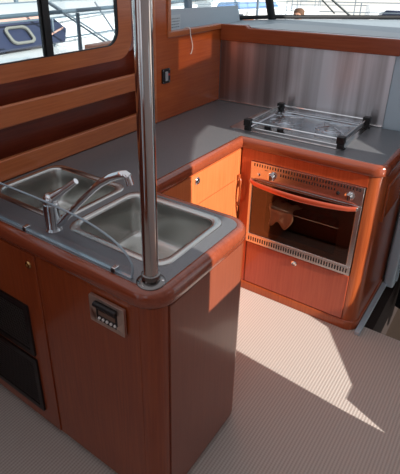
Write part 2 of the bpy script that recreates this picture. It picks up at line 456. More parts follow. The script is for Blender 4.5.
m_ = glass('sun_dimmer_glass', (180,170,160), .05)
struct('sun_dimmer_pane', bm, m_, smooth=False)
wd = M['wood_v']
bm = B(); fill(bm, [[(-1.1,0),(1.0,0),(1.0,2.46),(-1.1,2.46)], rect(-1.0,-.72,.95,2.2), rect(-.62,-.30,.1,2.2), rect(-.05,.10,.3,2.2), rect(.25,.85,.9,2.2)], XZ(-2.0), -.03)  # gaps shaped to give bands reflected in the splashback
struct('wall_aft', bm, wd, smooth=False)

# ------------------------------------------------------------------ WORKTOP
inner = [(-W,0),(0,0),(0,.475),(-WI,.475),(-WI,D),(XR,D),(XR,1.834)]
innerR = rounded(inner, [0,.052,.05,.03,.012,.035,0], 10, closed=False)
outer = innerR + [Vector((-W,1.834))]
sinkL = rect(-.920,-.496,.105,.464); sinkR = rect(-.466,-.045,.092,.458)
def cut(r, d=.020): x0,y0 = r[0]; x1,y1 = r[2]; return rounded(rect(x0+d,x1-d,y0+d,y1-d), .05, 8)
wt = thing('worktop', 'dark grey metallic U-shaped worktop wrapping round the galley with wooden edge', 'worktop', (-.5,.9,.87))
bm = B(); fill(bm, [outer, cut(sinkL), cut(sinkR)], XY(H), -.03)
obj('worktop_slab', bm, M['slab'], wt, smooth=False)
lip = [(0,.0), (.008,.003),(.018,.001),(.026,-.005),(.031,-.014),(.032,-.026),(.031,-.046),(.028,-.050),(0,-.050)]
bm = B(); sweep(bm, innerR, [(a, H+b) for a, b in lip])
obj('wooden_edging', bm, M['wood_lip'], wt, angle=60)

# ------------------------------------------------------------------ PENINSULA
ZB = .859
pen = thing('sink_peninsula', 'varnished cherry wood peninsula cabinet with black grilles below the twin sinks', 'cabinet', (-.45,.23,0))
foot = rounded([(-.93,-.020),(.020,-.020),(.020,.492),(-.435,.492),(-.435,.53),(-.93,.53)], [0,.052,.045,0,0,0], 10)
bm = B(); fill(bm, [foot, rounded(rect(-.92,-.012,.02,.465), .05, 6)], XY(.03), ZB-.03)
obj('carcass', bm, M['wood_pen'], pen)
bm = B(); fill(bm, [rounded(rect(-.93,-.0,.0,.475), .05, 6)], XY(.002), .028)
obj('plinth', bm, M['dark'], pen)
bm = B(); box(bm, -.93,-.4785,-.026,-.018,.035,.852)
door = obj('door', bm, M['wood_pen'], pen, bevel=.0015)
bm = B(); box(bm, -.4745,-.040,-.0215,-.018,.035,.852)
obj('front_panel', bm, M['wood_pen'], pen, bevel=.0015)
bm = B(); box(bm, .018,.0255,.036,.440,.035,.852)
obj('end_panel', bm, M['wood_end'], pen, bevel=.0015)
bm = B(); box(bm, .0198,.0206,.0335,.0358,.035,.855); obj('panel_joint', bm, M['wood_red'], pen)
bm = B(); lathe(bm, (-.513,-.024,.808), [(0,0),(.013,0),(.014,.004),(.011,.008),(.006,.008),(.005,.004),(0,.004)], (0,-1,0), 20)
obj('lock', bm, M['brass'], door)
def grille(z0, z1):
    x0, x1 = -.90, -.556
    bm = B(); fill(bm, [rounded([(x0,z0),(x1,z0),(x1,z1),(x0,z1)], .006, 4), [(x0+.022,z0+.022),(x1-.022,z0+.022),(x1-.022,z1-.022),(x0+.022,z1-.022)]], XZ(-.0345), .011)
    g = obj('vent_grille', bm, M['black'], pen, bevel=.0015)
    bm = B(); n = int((z1-z0-.044)/.013)
    for k in range(n):
        z = z0+.024+k*.013
        obox(bm, ((x0+x1)/2, -.0295, z+.005), (x1-x0)/2-.022, .0045, .0016, Matrix.Rotation(radians(-35),3,'X'))
    obj('louvres', bm, plain('louvre_plastic', (58,52,50), .4), g, smooth=False)
    bm = B(); box(bm, x0+.02,x1-.02,-.0268,-.0262,z0+.02,z1-.02); obj('backing', bm, M['dark'], g, smooth=False)
grille(.383,.617); grille(.095,.365)

# recessed control panel on the peninsula front
cp = thing('control_panel', 'small bronze framed control panel with push buttons on the peninsula front', 'control panel', (-.155,-.03,.73))
cx0, cx1, cz0, cz1 = -.222,-.084,.733,.829
bm = B(); fill(bm, [rounded([(cx0,cz0),(cx1,cz0),(cx1,cz1),(cx0,cz1)], .004, 3), [(cx0+.026,cz0+.012),(cx1-.026,cz0+.012),(cx1-.026,cz1-.012),(cx0+.026,cz1-.012)]], XZ(-.036), .010)
obj('bezel', bm, M['bronze'], cp, bevel=.002)
bm = B(); box(bm, cx0+.024,cx1-.024,-.034,-.0265,cz0+.012,cz1-.012); face = obj('panel_face', bm, M['black'], cp)
bm = B(); tube(bm, [(cx0+.026,-.040,cz1-.022),(cx1-.026,-.040,cz1-.022)], .009, 14); obj('flip_cover', bm, M['black'], cp)
bm = B(); box(bm, cx0+.036,cx1-.036,-.0362,-.034,cz0+.036,cz0+.052); obj('display', bm, M['display'], face)
for k in range(5):
    bm = B(); lathe(bm, (cx0+.038+k*.0155,-.034,cz0+.023), [(.0048,0),(.0048,.003),(.0035,.005),(0,.0055)], (0,-1,0), 12)
    obj('button', bm, M['paper'], face)
for s in (0,1):
    x = cx0+.013 if not s else cx1-.013
    bm = B(); sx = 1 if not s else -1
    vs = [bm.verts.new(p) for p in ((x-.010*sx,-.036,cz0+.012),(x-.010*sx,-.036,cz0+.05),(x+.012*sx,-.044,cz0+.03),(x+.010*sx,-.036,cz0+.008))]
    for f in ((0,1,2),(0,2,3),(0,1,3),(1,2,3)): bm.faces.new([vs[i] for i in f])
    obj('clip', bm, M['bronze'], cp, smooth=False)

# ------------------------------------------------------------------ SINKS
def sink(r, label, strainer):
    x0,y0 = r[0]; x1,y1 = r[2]
    s = thing('sink', label, 'sink', ((x0+x1)/2,(y0+y1)/2,H))
    N = 8
    def ring(d, rad): return rounded(rect(x0+d,x1-d,y0+d,y1-d), rad, N)
    bm = B(); prev = None
    steps = [(0,.055,.0005),(.001,.055,.003),(.005,.052,.0045),(.023,.05,.0040),(.027,.048,.001),(.029,.047,-.006),(.034,.045,-.08),(.038,.044,-.135),(.044,.040,-.152),(.056,.030,-.160),(.085,.02,-.164)]
    for d, rad, z in steps:
        cur = [bm.verts.new((p.x,p.y,H+z)) for p in ring(d, rad)]
        if prev:
            for i in range(len(cur)): bm.faces.new((prev[i], prev[(i+1)%len(cur)], cur[(i+1)%len(cur)], cur[i]))
        prev = cur
    bm.faces.new(prev)
    bs = obj('basin', bm, M['steel_sink'], s, angle=70)
    cx, cy = (x0+x1)/2, (y0+y1)/2
    bm = B(); lathe(bm, (cx,cy,H-.1639), [(.043,0),(.042,.003),(.034,.003),(.030,.001),(.010,.001),(.009,.006),(0,.007)], n=28)
    obj('drain', bm, M['chrome'], s)
    return s
sink(sinkL, 'stainless steel sink basin beside the window wall, the farther of two', 0)
sink(sinkR, 'stainless steel sink basin beside the steel pole at the peninsula end', 1)

# mixer tap
FX, FY = -.478, .066
tp = thing('mixer_tap', 'polished chrome mixer tap with long angled spout standing between the sinks', 'tap', (FX,FY,H+.0005))
bm = B(); lathe(bm, (FX,FY,H+.0006), [(0,0),(.031,0),(.031,.004),(.027,.010),(.026,.012),(.026,.085),(.024,.095),(.012,.100),(0,.101)], n=28)
obj('tap_body', bm, M['chrome'], tp)
bm = B(); lathe(bm, (FX,FY,H+.098), [(0,0),(.020,0),(.023,.010),(.022,.022),(.014,.031),(0,.033)], n=24)
tube(bm, [(FX-.012,FY-.004,H+.106),(FX+.015,FY+.006,H+.122),(FX+.055,FY+.020,H+.154),(FX+.094,FY+.034,H+.187)], [.018,.016,.0115,.0095], 14)
obj('lever', bm, M['chrome'], tp)
bm = B(); tube(bm, [(FX+.012,FY+.004,H+.020),(FX+.035,FY+.010,H+.038),(FX+.095,FY+.024,H+.105),(FX+.150,FY+.036,H+.163),(FX+.170,FY+.041,H+.184),(FX+.190,FY+.046,H+.202),(FX+.225,FY+.054,H+.226),(FX+.258,FY+.061,H+.240),(FX+.274,FY+.064,H+.244),(FX+.284,FY+.066,H+.238)], [.013,.012,.0105,.0105,.0115,.0125,.013,.013,.013,.012], 16)
obj('spout', bm, M['chrome'], tp)
bm = B(); tube(bm, [(FX+.280,FY+.0655,H+.240),(FX+.287,FY+.067,H+.214)], .0115, 16); obj('spray_nozzle', bm, M['chrome'], tp)

# clear splash guard along the peninsula front
gd = thing('splash_guard', 'clear acrylic splash guard with curved end along the peninsula front edge', 'guard', (-.5,.012,H))
prof = [(-.938,.913),(-.090,.913),(-.0855,.945),(-.097,.972),(-.128,.999),(-.18,1.020),(-.26,1.037),(-.36,1.045),(-.50,1.049),(-.938,1.050)]
def smoothpoly(p, n=4):
    out = []
    for i in range(len(p)-1):
        a,b,c,d = [Vector(p[max(0,min(len(p)-1,j))]) for j in (i-1,i,i+1,i+2)]
        for k in range(n):
            t = k/n; out.append(.5*((2*b)+(-a+c)*t+(2*a-5*b+4*c-d)*t*t+(-a+3*b-3*c+d)*t**3))
    out.append(Vector(p[-1])); return out
top_ = smoothpoly(prof[1:])
bm = B(); fill(bm, [[Vector(prof[0])]+top_], XZ(.010), .005)
obj('guard_sheet', bm, M['acrylic'], gd, smooth=False)
bm = B(); tube(bm, [(p.x,.0125,p.y) for p in top_], .0032, 8); obj('polished_edge', bm, M['acr_edge'], gd)
bm = B(); box(bm, -.938,-.09,.007,.018,.9102,.9128); obj('sealant_bead', bm, M['acr_edge'], gd)
for x in (-.80,-.548,-.152):
    bm = B(); box(bm, x-.008,x+.008,.001,.022,.9105,.926); b_ = obj('clip', bm, M['chrome'], gd, bevel=.002)
    bm = B(); box(bm, x-.006,x+.006,-.001,.0008,.912,.922); obj('clip_pad', bm, M['black'], b_)

# pole
pl = thing('steel_pole', 'polished stainless steel pole rising from the peninsula corner', 'pole', (-.036,.030,H))
bm = B(); tube(bm, [(-.036,.030,H+.004),(-.040,.030,2.45)], .0215, 32); obj('pole_tube', bm, M['polepol'], pl)
bm = B(); lathe(bm, (-.036,.030,H+.0005), [(0,0),(.041,0),(.041,.004),(.038,.007),(.026,.009),(.026,.03),(.0225,.032)], n=36)
obj('base_flange', bm, plain('flange_steel', (128,124,122), .2, 1), pl)
for a in (30,150,270):
    bm = B(); lathe(bm, (-.036+.033*cos(radians(a)),.030+.033*sin(radians(a)),H+.007), [(.004,0),(.0035,.002),(0,.0025)], n=12); obj('screw', bm, M['steel'], pl)

# ------------------------------------------------------------------ LEFT RUN CABINET
lc = thing('side_cabinet', 'pale cherry cabinet with round lock under the worktop beside the oven', 'cabinet', (-.7,.88,0))
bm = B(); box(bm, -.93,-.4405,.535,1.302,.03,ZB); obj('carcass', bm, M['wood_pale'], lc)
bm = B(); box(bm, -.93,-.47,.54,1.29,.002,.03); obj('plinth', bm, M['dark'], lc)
bm = B(); box(bm, -.4405,-.433,.56,1.196,.695,.852); dr = obj('drawer', bm, M['wood_pale'], lc, bevel=.0015)
bm = B(); box(bm, -.4405,-.433,.56,1.196,.045,.691); obj('door', bm, M['wood_pale'], lc, bevel=.0015)
bm = B(); box(bm, -.4405,-.434,1.20,1.252,.045,.852); obj('stile', bm, M['wood_pale'], lc, bevel=.0015)
bm = B(); lathe(bm, (-.433,.845,.818), [(0,0),(.019,0),(.019,.004),(.014,.008),(.0085,.006),(.007,.002),(0,.002)], (1,0,0), 24)
lk = obj('lock', bm, M['chrome'], dr)
bm = B(); box(bm, -.4335,-.4275,.843,.847,.812,.824); obj('keyhole', bm, M['dark'], lk)
bm = B(); tube(bm, smoothpoly([(-.430,1.235,.700),(-.418,1.232,.690),(-.412,1.224,.65),(-.412,1.222,.60),(-.420,1.228,.555),(-.432,1.232,.545)], 4), .006, 10)
box(bm, -.434,-.424,1.222,1.244,.692,.716); box(bm, -.434,-.424,1.222,1.244,.535,.552)
obj('handle', bm, M['wood_v'], lc)

# ------------------------------------------------------------------ OVEN CABINET
YF = D-.024
oc = thing('oven_cabinet', 'glossy reddish cherry cabinet with rounded corner housing the built-in oven', 'cabinet', (-.08,1.55,0))
OX0, OX1, OZ0, OZ1 = -.372,.199,.3275,.800
foot = rounded([(-.432,YF+.005),(.268,YF+.005),(.268,1.848),(-.432,1.848)], [0,.058,0,0], 12)
inn = rounded([(-.415,YF+.03),(.245,YF+.03),(.245,1.83),(-.415,1.83)], .02, 4)
# carcass leaves the oven bay open: side walls ring + front frame pieces
bm = B()
pp = rounded([(-.432,YF+.005),(.268,YF+.005),(.268,1.848)], [0,.058,0], 12, closed=False)
pr = [p for p in pp if p.x > .2025 or p.y > YF+.01]
pr = [Vector((.2025,YF+.005))]+pr
sweep(bm, pr, [(0,.03),(0,ZB),(-.016,ZB),(-.016,.03)])
obj('rounded_side', bm, M['wood_v'], oc, angle=60)
bm = B(); box(bm, -.432,OX0-.0025,YF+.003,YF+.025,.03,ZB); obj('stile', bm, M['wood_oven'], oc)
bm = B(); box(bm, OX0-.0025,.2025,YF+.003,YF+.025,OZ1+.002,ZB); obj('top_rail', bm, M['wood_oven'], oc)
bm = B(); box(bm, -.432,-.416,YF+.026,1.848,.03,ZB); box(bm, -.416,.25,1.835,1.848,.03,ZB); box(bm, -.416,.25,YF+.03,1.834,.31,.322)
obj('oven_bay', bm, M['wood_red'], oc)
bm = B(); box(bm, OX0-.0025,.2025,YF+.010,YF+.025,.03,OZ0-.002); obj('drawer_surround', bm, M['wood_v'], oc)
bm = B(); box(bm, -.366,.199,YF+.001,YF+.010,.058,.318); dw = obj('drawer', bm, M['wood_drw'], oc, bevel=.002)
bm = B(); lathe(bm, (-.085,YF+.001,.285), [(0,0),(.015,0),(.015,.003),(.011,.006),(.007,.005),(.006,.002),(0,.002)], (0,-1,0), 24)
obj('lock', bm, M['chrome'], dw)
fb = rounded([(-.432,YF-.001),(.274,YF-.001),(.274,1.76)], [0,.062,0], 12, closed=False)
bm = B(); sweep(bm, fb, [(0,.002),(0,.046),(-.004,.052),(-.018,.052),(-.018,.002)]); obj('skirting', bm, M['wood_v'], oc, angle=60)
# louvred vent on the side
lv0, lv1, lz0, lz1 = 1.36,1.66,.60,.80
bm = B(); fill(bm, [rounded([(lv0,lz0),(lv1,lz0),(lv1,lz1),(lv0,lz1)], .01, 4), [(lv0+.02,lz0+.02),(lv1-.02,lz0+.02),(lv1-.02,lz1-.02),(lv0+.02,lz1-.02)]], YZ(.269), .009)
lv = obj('side_vent', bm, M['wood_v'], oc, bevel=.001)
bm = B()
for k in range(9):
    z = lz0+.03+k*.0165; obox(bm, (.272,(lv0+lv1)/2,z), .003,(lv1-lv0)/2-.02,.0055, Matrix.Rotation(radians(30),3,'Y'))
obj('louvres', bm, M['wood_v'], lv, smooth=False)
bm = B(); box(bm, .2685,.2692,lv0+.015,lv1-.015,lz0+.015,lz1-.015); obj('backing', bm, M['dark'], lv)

# ------------------------------------------------------------------ OVEN
ov = thing('oven', 'stainless steel built-in oven with dark glass door and curved handle', 'oven', (-.085,YF,.33))
YO = YF-.002
bm = B(); fill(bm, [[(OX0,.708),(OX1,.708),(OX1,OZ1),(OX0,OZ1)]], XZ(YO-.006), .012)
cpn = obj('control_fascia', bm, M['steel'], ov, bevel=.002)
bm = B(); fill(bm, [[(OX0,OZ0),(OX1,OZ0),(OX1,.378),(OX0,.378)]], XZ(YO-.006), .012)
lfa = obj('lower_fascia', bm, M['steel'], ov, bevel=.002)
bm = B(); fill(bm, [[(OX0,.379),(OX1,.379),(OX1,.707),(OX0,.707)], [(OX0+.016,.383),(OX1-.022,.383),(OX1-.022,.694),(OX0+.016,.694)]], XZ(YO-.007), .016)
dfr = obj('door_frame', bm, M['steel'], ov, bevel=.002)
bm = B(); box(bm, OX0+.016,OX1-.022,YO-.004,YO+.000,.383,.694); obj('door_glass', bm, M['ovenglass'], ov, smooth=False)
# door inner mask with viewing window
bm = B(); fill(bm, [[(OX0+.016,.383),(OX1-.022,.383),(OX1-.022,.694),(OX0+.016,.694)], rounded([(OX0+.10,.415),(OX1-.09,.415),(OX1-.09,.66),(OX0+.10,.66)], .012, 4)], XZ(YO+.002), .003)
obj('door_mask', bm, M['enamel'], ov, smooth=False)
# cavity (five inner faces)
bm = B(); x0,x1,y0,y1,z0,z1 = OX0+.05,OX1-.05,YO+.02,YO+.42,.39,.69
v = [bm.verts.new(p) for p in ((x0,y0,z0),(x1,y0,z0),(x1,y1,z0),(x0,y1,z0),(x0,y0,z1),(x1,y0,z1),(x1,y1,z1),(x0,y1,z1))]
for f in ((0,1,2,3),(7,6,5,4),(1,5,6,2),(2,6,7,3),(3,7,4,0)): bm.faces.new([v[i] for i in f])
obj('cavity', bm, M['enamel'], ov, smooth=False)
rk = B()
for k in range(15):
    x = x0+.012+k*(x1-x0-.024)/14; tube(rk, [(x,y0+.01,.545),(x,y1-.01,.545)], .0018, 6)
tube(rk, [(x0+.004,y0+.01,.545),(x1-.004,y0+.01,.545)], .003, 6); tube(rk, [(x0+.004,y1-.01,.545),(x1-.004,y1-.01,.545)], .003, 6)
obj('oven_rack', rk, M['steel'], ov)
# handle: bowed bar
bm = B(); n = 16; pts = []
rings = []
for k in range(n+1):
    t = k/n; x = OX0+.006+t*(OX1-OX0-.022); bow = sin(pi*t)
    y = YO-.022-.030*bow**.6 if 0 < t < 1 else YO-.012
    z = .694-.010*bow
    hz = .010+.003*bow
    rings.append([bm.verts.new((x, y+a*.006, z+b*hz)) for a, b in ((1,-1),(-.4,-1),(-1,-.6),(-1,.6),(-.4,1),(1,1))])
for i in range(n):
    for j in range(6): bm.faces.new((rings[i][j], rings[i][(j+1)%6], rings[i+1][(j+1)%6], rings[i+1][j]))
bm.faces.new(rings[0][::-1]); bm.faces.new(rings[-1])
hd = obj('handle', bm, M['copper'], ov, angle=50); hd['label'] = 'steel bowed bar handle with reflected orange painted into its colour'
for x in (OX0+.012, OX1-.022):
    bm = B(); box(bm, x-.007,x+.007,YO-.02,YO-.006,.684,.702); obj('handle_mount', bm, M['steel'], hd, bevel=.002)
def slots(parent, x0, x1, z, n, h=.017, w=.0055):
    bm = B()
    for k in range(n):
        x = x0+(x1-x0)*k/(n-1); box(bm, x-w/2,x+w/2,YO-.0068,YO-.0058,z-h/2,z+h/2)
    obj('vent_slots', bm, M['dark'], parent, smooth=False)
slots(cpn, OX0+.022, OX1-.020, .786, 38, .015)
slots(cpn, -.205, .065, .760, 21, .013)
slots(lfa, OX0+.018, OX1-.018, .353, 40, .024, .0065)
def knob(x, z, r, name='knob'):
    bm = B(); lathe(bm, (x,YO-.006,z), [(0,0),(r*1.35,0),(r*1.35,.002),(r*1.05,.004),(r,.006),(r*.92,.022),(r*.8,.025),(0,.0255)], (0,-1,0), 24)
    k = obj(name, bm, M['chrome'], cpn)
    bm = B(); box(bm, x-.002,x+.002,YO-.0335,YO-.0305,z-r*.75,z+r*.75); obj('pointer', bm, M['black'], k)
knob(-.252,.744,.018); knob(.137,.745,.016)
for x, z, m_ in ((-.325,.735,'chrome'),(.083,.746,'red')):
    bm = B(); lathe(bm, (x,YO-.006,z), [(0,0),(.009,0),(.009,.002),(.006,.003),(.005,.008),(0,.0085)], (0,-1,0), 16); obj('button', bm, M[m_] if m_=='chrome' else M['black'], cpn)
bm = B(); box(bm, -.292,-.275,YO-.0065,YO-.0058,.766,.769)
obj('scale_marks', bm, M['black'], cpn)
# crumpled white cloth on the rack
bm = B(); nx, ny = 14, 10; g = []
for i in range(nx+1):
    row = []
    for j in range(ny+1):
        u, v_ = i/nx, j/ny
        x = -.275+u*.15+.012*sin(7*v_)-.03*(1-v_)*(u-.5)
        if v_ < .4: y = YO+.022+.004*sin(11*u); z = .551-(.4-v_)*(.16+.10*sin(5*u+1)**2)
        else: y = YO+.022+(v_-.4)*.16; z = .5505+.020*abs(sin(9*u+4*v_))*(v_-.4)
        row.append(bm.verts.new((x,y,z)))
    g.append(row)
for i in range(nx):
    for j in range(ny): bm.faces.new((g[i][j],g[i+1][j],g[i+1][j+1],g[i][j+1]))
cl = tag(obj('dish_cloth', bm, M['paper'], origin=(-.10,YO+.1,.55)), 'crumpled white cloth lying on the rack behind the oven glass', 'cloth')
so = cl.modifiers.new('s', 'SOLIDIFY'); so.thickness = .002

# ------------------------------------------------------------------ HOB
HX0,HX1,HY0,HY1 = -.468,.026,1.372,1.775
hb = thing('gas_hob', 'stainless steel gas hob with black corner clamps and thin pan rails', 'hob', ((HX0+HX1)/2,(HY0+HY1)/2,H))
bm = B(); fill(bm, [rounded(rect(-.575,HX1+.014,HY0-.008,HY1+.01), .015, 5)], XY(H+.0005), .004); obj('hob_tray', bm, M['steel'], hb, bevel=.0015)
bm = B(); sweep(bm, rounded(rect(HX0,HX1,HY0,HY1), .012, 4), [(0,H+.004),(0,H+.020),(-.004,H+.022),(-.010,H+.018),(-.012,H+.006)], closed=True)
obj('hob_frame', bm, M['chrome'], hb)
bm = B(); box(bm, HX0+.012,HX1-.012,HY0+.012,HY1-.012,H+.005,H+.010); obj('hob_plate', bm, M['steel_sink'], hb)
rz = H+.052
for s, (a, b) in enumerate((((HX0,HY0),(HX1,HY0)),((HX1,HY0),(HX1,HY1)),((HX1,HY1),(HX0,HY1)),((HX0,HY1),(HX0,HY0)))):
    bm = B(); tube(bm, [(a[0],a[1],rz),(b[0],b[1],rz)], .004, 8)
    if s in (1,3):
        x = a[0]; box(bm, x-.0015,x+.0015,min(a[1],b[1]),max(a[1],b[1]),H+.030,rz-.003)
    obj('pan_rail', bm, M['chrome'], hb)
for x, y, sx, sy in ((HX0,HY0,-1,-1),(HX1,HY0,1,-1),(HX1,HY1,1,1),(HX0,HY1,-1,1)):
    bm = B(); box(bm, x-.015,x+.015,y-.014,y+.014,H+.0045,H+.030); box(bm, x-.019,x+.019,y-.017,y+.017,H+.030,H+.066)
    box(bm, x+sx*.004-.012,x+sx*.012+.012,y-.010,y+.010,H+.0045,H+.014)
    obj('corner_clamp', bm, M['black'], hb, bevel=.004)
def burner(x, y, r):
    bm = B(); lathe(bm, (x,y,H+.010), [(0,0),(r*1.5,0),(r*1.45,.004),(r*1.05,.006),(r,.014),(r*.9,.017)], n=28)
    bb = obj('burner', bm, M['steel'], hb)
    bm = B(); lathe(bm, (x,y,H+.027), [(0,0),(r*.92,0),(r*.92,.004),(r*.8,.007),(0,.009)], n=28); obj('burner_cap', bm, M['steel_sink'], bb)
    bm = B()
    R_ = r*2.3
    tube(bm, [(x+R_*cos(2*pi*k/28), y+R_*sin(2*pi*k/28), H+.030) for k in range(29)], .003, 6, caps=False)
    for k in range(4):
        a = pi/4+k*pi/2
        tube(bm, [(x+R_*1.05*cos(a),y+R_*1.05*sin(a),H+.011),(x+R_*1.05*cos(a),y+R_*1.05*sin(a),H+.036),(x+r*.5*cos(a),y+r*.5*sin(a),H+.040)], .003, 6)
    obj('pan_support', bm, M['chrome'], bb)
burner(-.345,1.585,.038); burner(-.090,1.585,.038)
for x in (-.372,-.300):
    bm = B(); lathe(bm, (x,1.410,H+.0115), [(0,0),(.022,0),(.022,.004),(.018,.006),(.017,.022),(.013,.025),(0,.026)], n=20); obj('knob', bm, M['black'], hb)
bm = B(); box(bm, HX0+.02,HX1-.02,HY0+.015,HY1-.015,H+.0400,H+.0415); 
obj('hob_glass', bm, M['hobglass'], hb, smooth=False)

# ------------------------------------------------------------------ SMALL THINGS ON THE BULKHEAD
sk = thing('switch_unit', 'small black switch unit with a red lamp on the wooden bulkhead', 'switch', (-.94,1.275,1.155))
y0,y1,z0,z1 = 1.243,1.312,1.118,1.196
bm = B(); fill(bm, [rounded([(y0,z0),(y1,z0),(y1,z1),(y0,z1)], .006, 4)], YZ(-.9405), .008); pf = obj('faceplate', bm, M['black'], sk, bevel=.002)
bm = B(); box(bm, -.9325,-.926,y0+.020,y0+.042,z0+.014,z1-.014); obj('rocker', bm, plain('grey_plastic', (150,150,152), .4), sk, bevel=.002)
bm = B(); lathe(bm, (-.9325,y1-.012,z0+.045), [(.0065,0),(.005,.003),(0,.004)], (1,0,0), 14); obj('lamp', bm, M['red'], sk)
for (y,z) in ((y0+.007,z0+.007),(y1-.007,z0+.007),(y0+.007,z1-.007),(y1-.007,z1-.007)):
    bm = B(); lathe(bm, (-.9325,y,z), [(.003,0),(0,.0015)], (1,0,0), 10); obj('screw', bm, M['chrome'], pf)
# notice card on the board, cord hanging below
ca = thing('notice_card', 'small pale printed card leaning on the grey board behind the bulkhead opening', 'card', (-1.02,1.45,1.37))
bm = B(); box(bm, -1.028,-1.026,1.425,1.535,1.368,1.452); obj('card_sheet', bm, plain('card', (196,208,214), .7), ca)
bm = B()
for j in range(4):
    y = 1.44
    while y < 1.52:
        w_ = random.uniform(.006,.014); box(bm, -1.0258,-1.0252,y,min(y+w_,1.525),1.385+j*.015,1.390+j*.015); y += w_+.004
obj('printed_lines', bm, plain('print', (120,136,146), .8), ca, smooth=False)
cd_ = B(); tube(cd_, smoothpoly([(-.99,1.50,1.372),(-.955,1.495,1.39),(-.928,1.49,1.384),(-.925,1.492,1.35),(-.928,1.512,1.31),(-.93,1.520,1.28),(-.932,1.513,1.252),(-.934,1.506,1.246)], 5), .0026, 8)
tag(obj('white_cord', cd_, M['paper'], origin=(-.93,1.5,1.25)), 'thin white cord hanging over the bulkhead edge', 'cord')

# ------------------------------------------------------------------ BLACK JACKET IN THE STAIRWELL
bm = B(); nn = 40; mm_ = 20; rows = []
for j in range(mm_+1):
    t = j/mm_; z = 1.15-1.38*t; row = []
    for k in range(nn):
        a = 2*pi*k/nn; wob = .012*sin(7*a+3*t)+.008*sin(11*a-5*t)
        rx = (.05+.13*min(1,t*5)+.02*t)*(1+wob*4); ry = (.03+.05*min(1,t*4)+.01*t)*(1+wob*5)
        row.append(bm.verts.new((.555+rx*cos(a), 1.98+ry*sin(a), z+.01*sin(3*a))))
    rows.append(row)
for j in range(mm_):
    for k in range(nn): bm.faces.new((rows[j][k],rows[j][(k+1)%nn],rows[j+1][(k+1)%nn],rows[j+1][k]))
bm.faces.new(rows[0][::-1]); bm.faces.new(rows[-1])
jk = thing('jacket', 'black jacket hanging in the dark stairwell beyond the oven cabinet', 'jacket', (.555,1.98,-.2))
obj('jacket_body', bm, M['blackcloth'], jk)
for s in (-1,1):
    bm = B(); tube(bm, smoothpoly([(.555+s*.10,1.98,1.08),(.555+s*.175,1.95,.95),(.555+s*.195,1.93,.6),(.555+s*.185,1.91,.28)], 4), [.05]*5+[.055]*4+[.048]*4, 14) if False else tube(bm, smoothpoly([(.555+s*.10,1.98,1.08),(.555+s*.175,1.95,.95),(.555+s*.195,1.93,.6),(.555+s*.185,1.91,.28)], 4), .045, 14)
    obj('sleeve', bm, M['blackcloth'], jk)
bm = B(); tube(bm, smoothpoly([(.555,1.98,1.14),(.555,1.985,1.20),(.555,2.0,1.235),(.555,1.985,1.278)], 4), .004, 8); obj('hanging_loop', bm, M['blackcloth'], jk)

# ------------------------------------------------------------------ OUTSIDE
bm = B(); box(bm, -60,30,-20,60,-1.9,-1.7)
wtr = obj('water', bm, M['water'], smooth=False); wtr['kind'] = 'structure'
bm = B(); box(bm, -40,30,7.2,60,-1.69,-.80)
qy = obj('quay', bm, M['quay'], smooth=False); qy['kind'] = 'structure'
bm = B(); box(bm, -1.62,-1.13,-3,4.2,.96,1.0)
sd = obj('side_deck', bm, M['white'], smooth=False); sd['kind'] = 'structure'
# guard rail of our own boat
gr = thing('guard_rail', 'grey tubular guard rail with upright outside the cabin window', 'rail', (-1.5,1.0,1.0))
bm = B(); tube(bm, [(-1.5,-2.5,1.47),(-1.5,3.6,1.475)], .011, 12); obj('top_rail', bm, M['greyrail'], gr)
for y in (-1.3,1.19,3.4):
    bm = B(); tube(bm, [(-1.5,y,1.0),(-1.5,y,1.46)], .012, 12); obj('stanchion', bm, M['greyrail'], gr)
bm = B(); box(bm, -1.61,-1.525,1.32,3.4,1.001,1.262)
tag(obj('wooden_bulwark', bm, M['orange'], origin=(-1.52,1.6,1.0), bevel=.01), 'orange varnished wooden bulwark beyond the guard rail upright', 'bulwark')

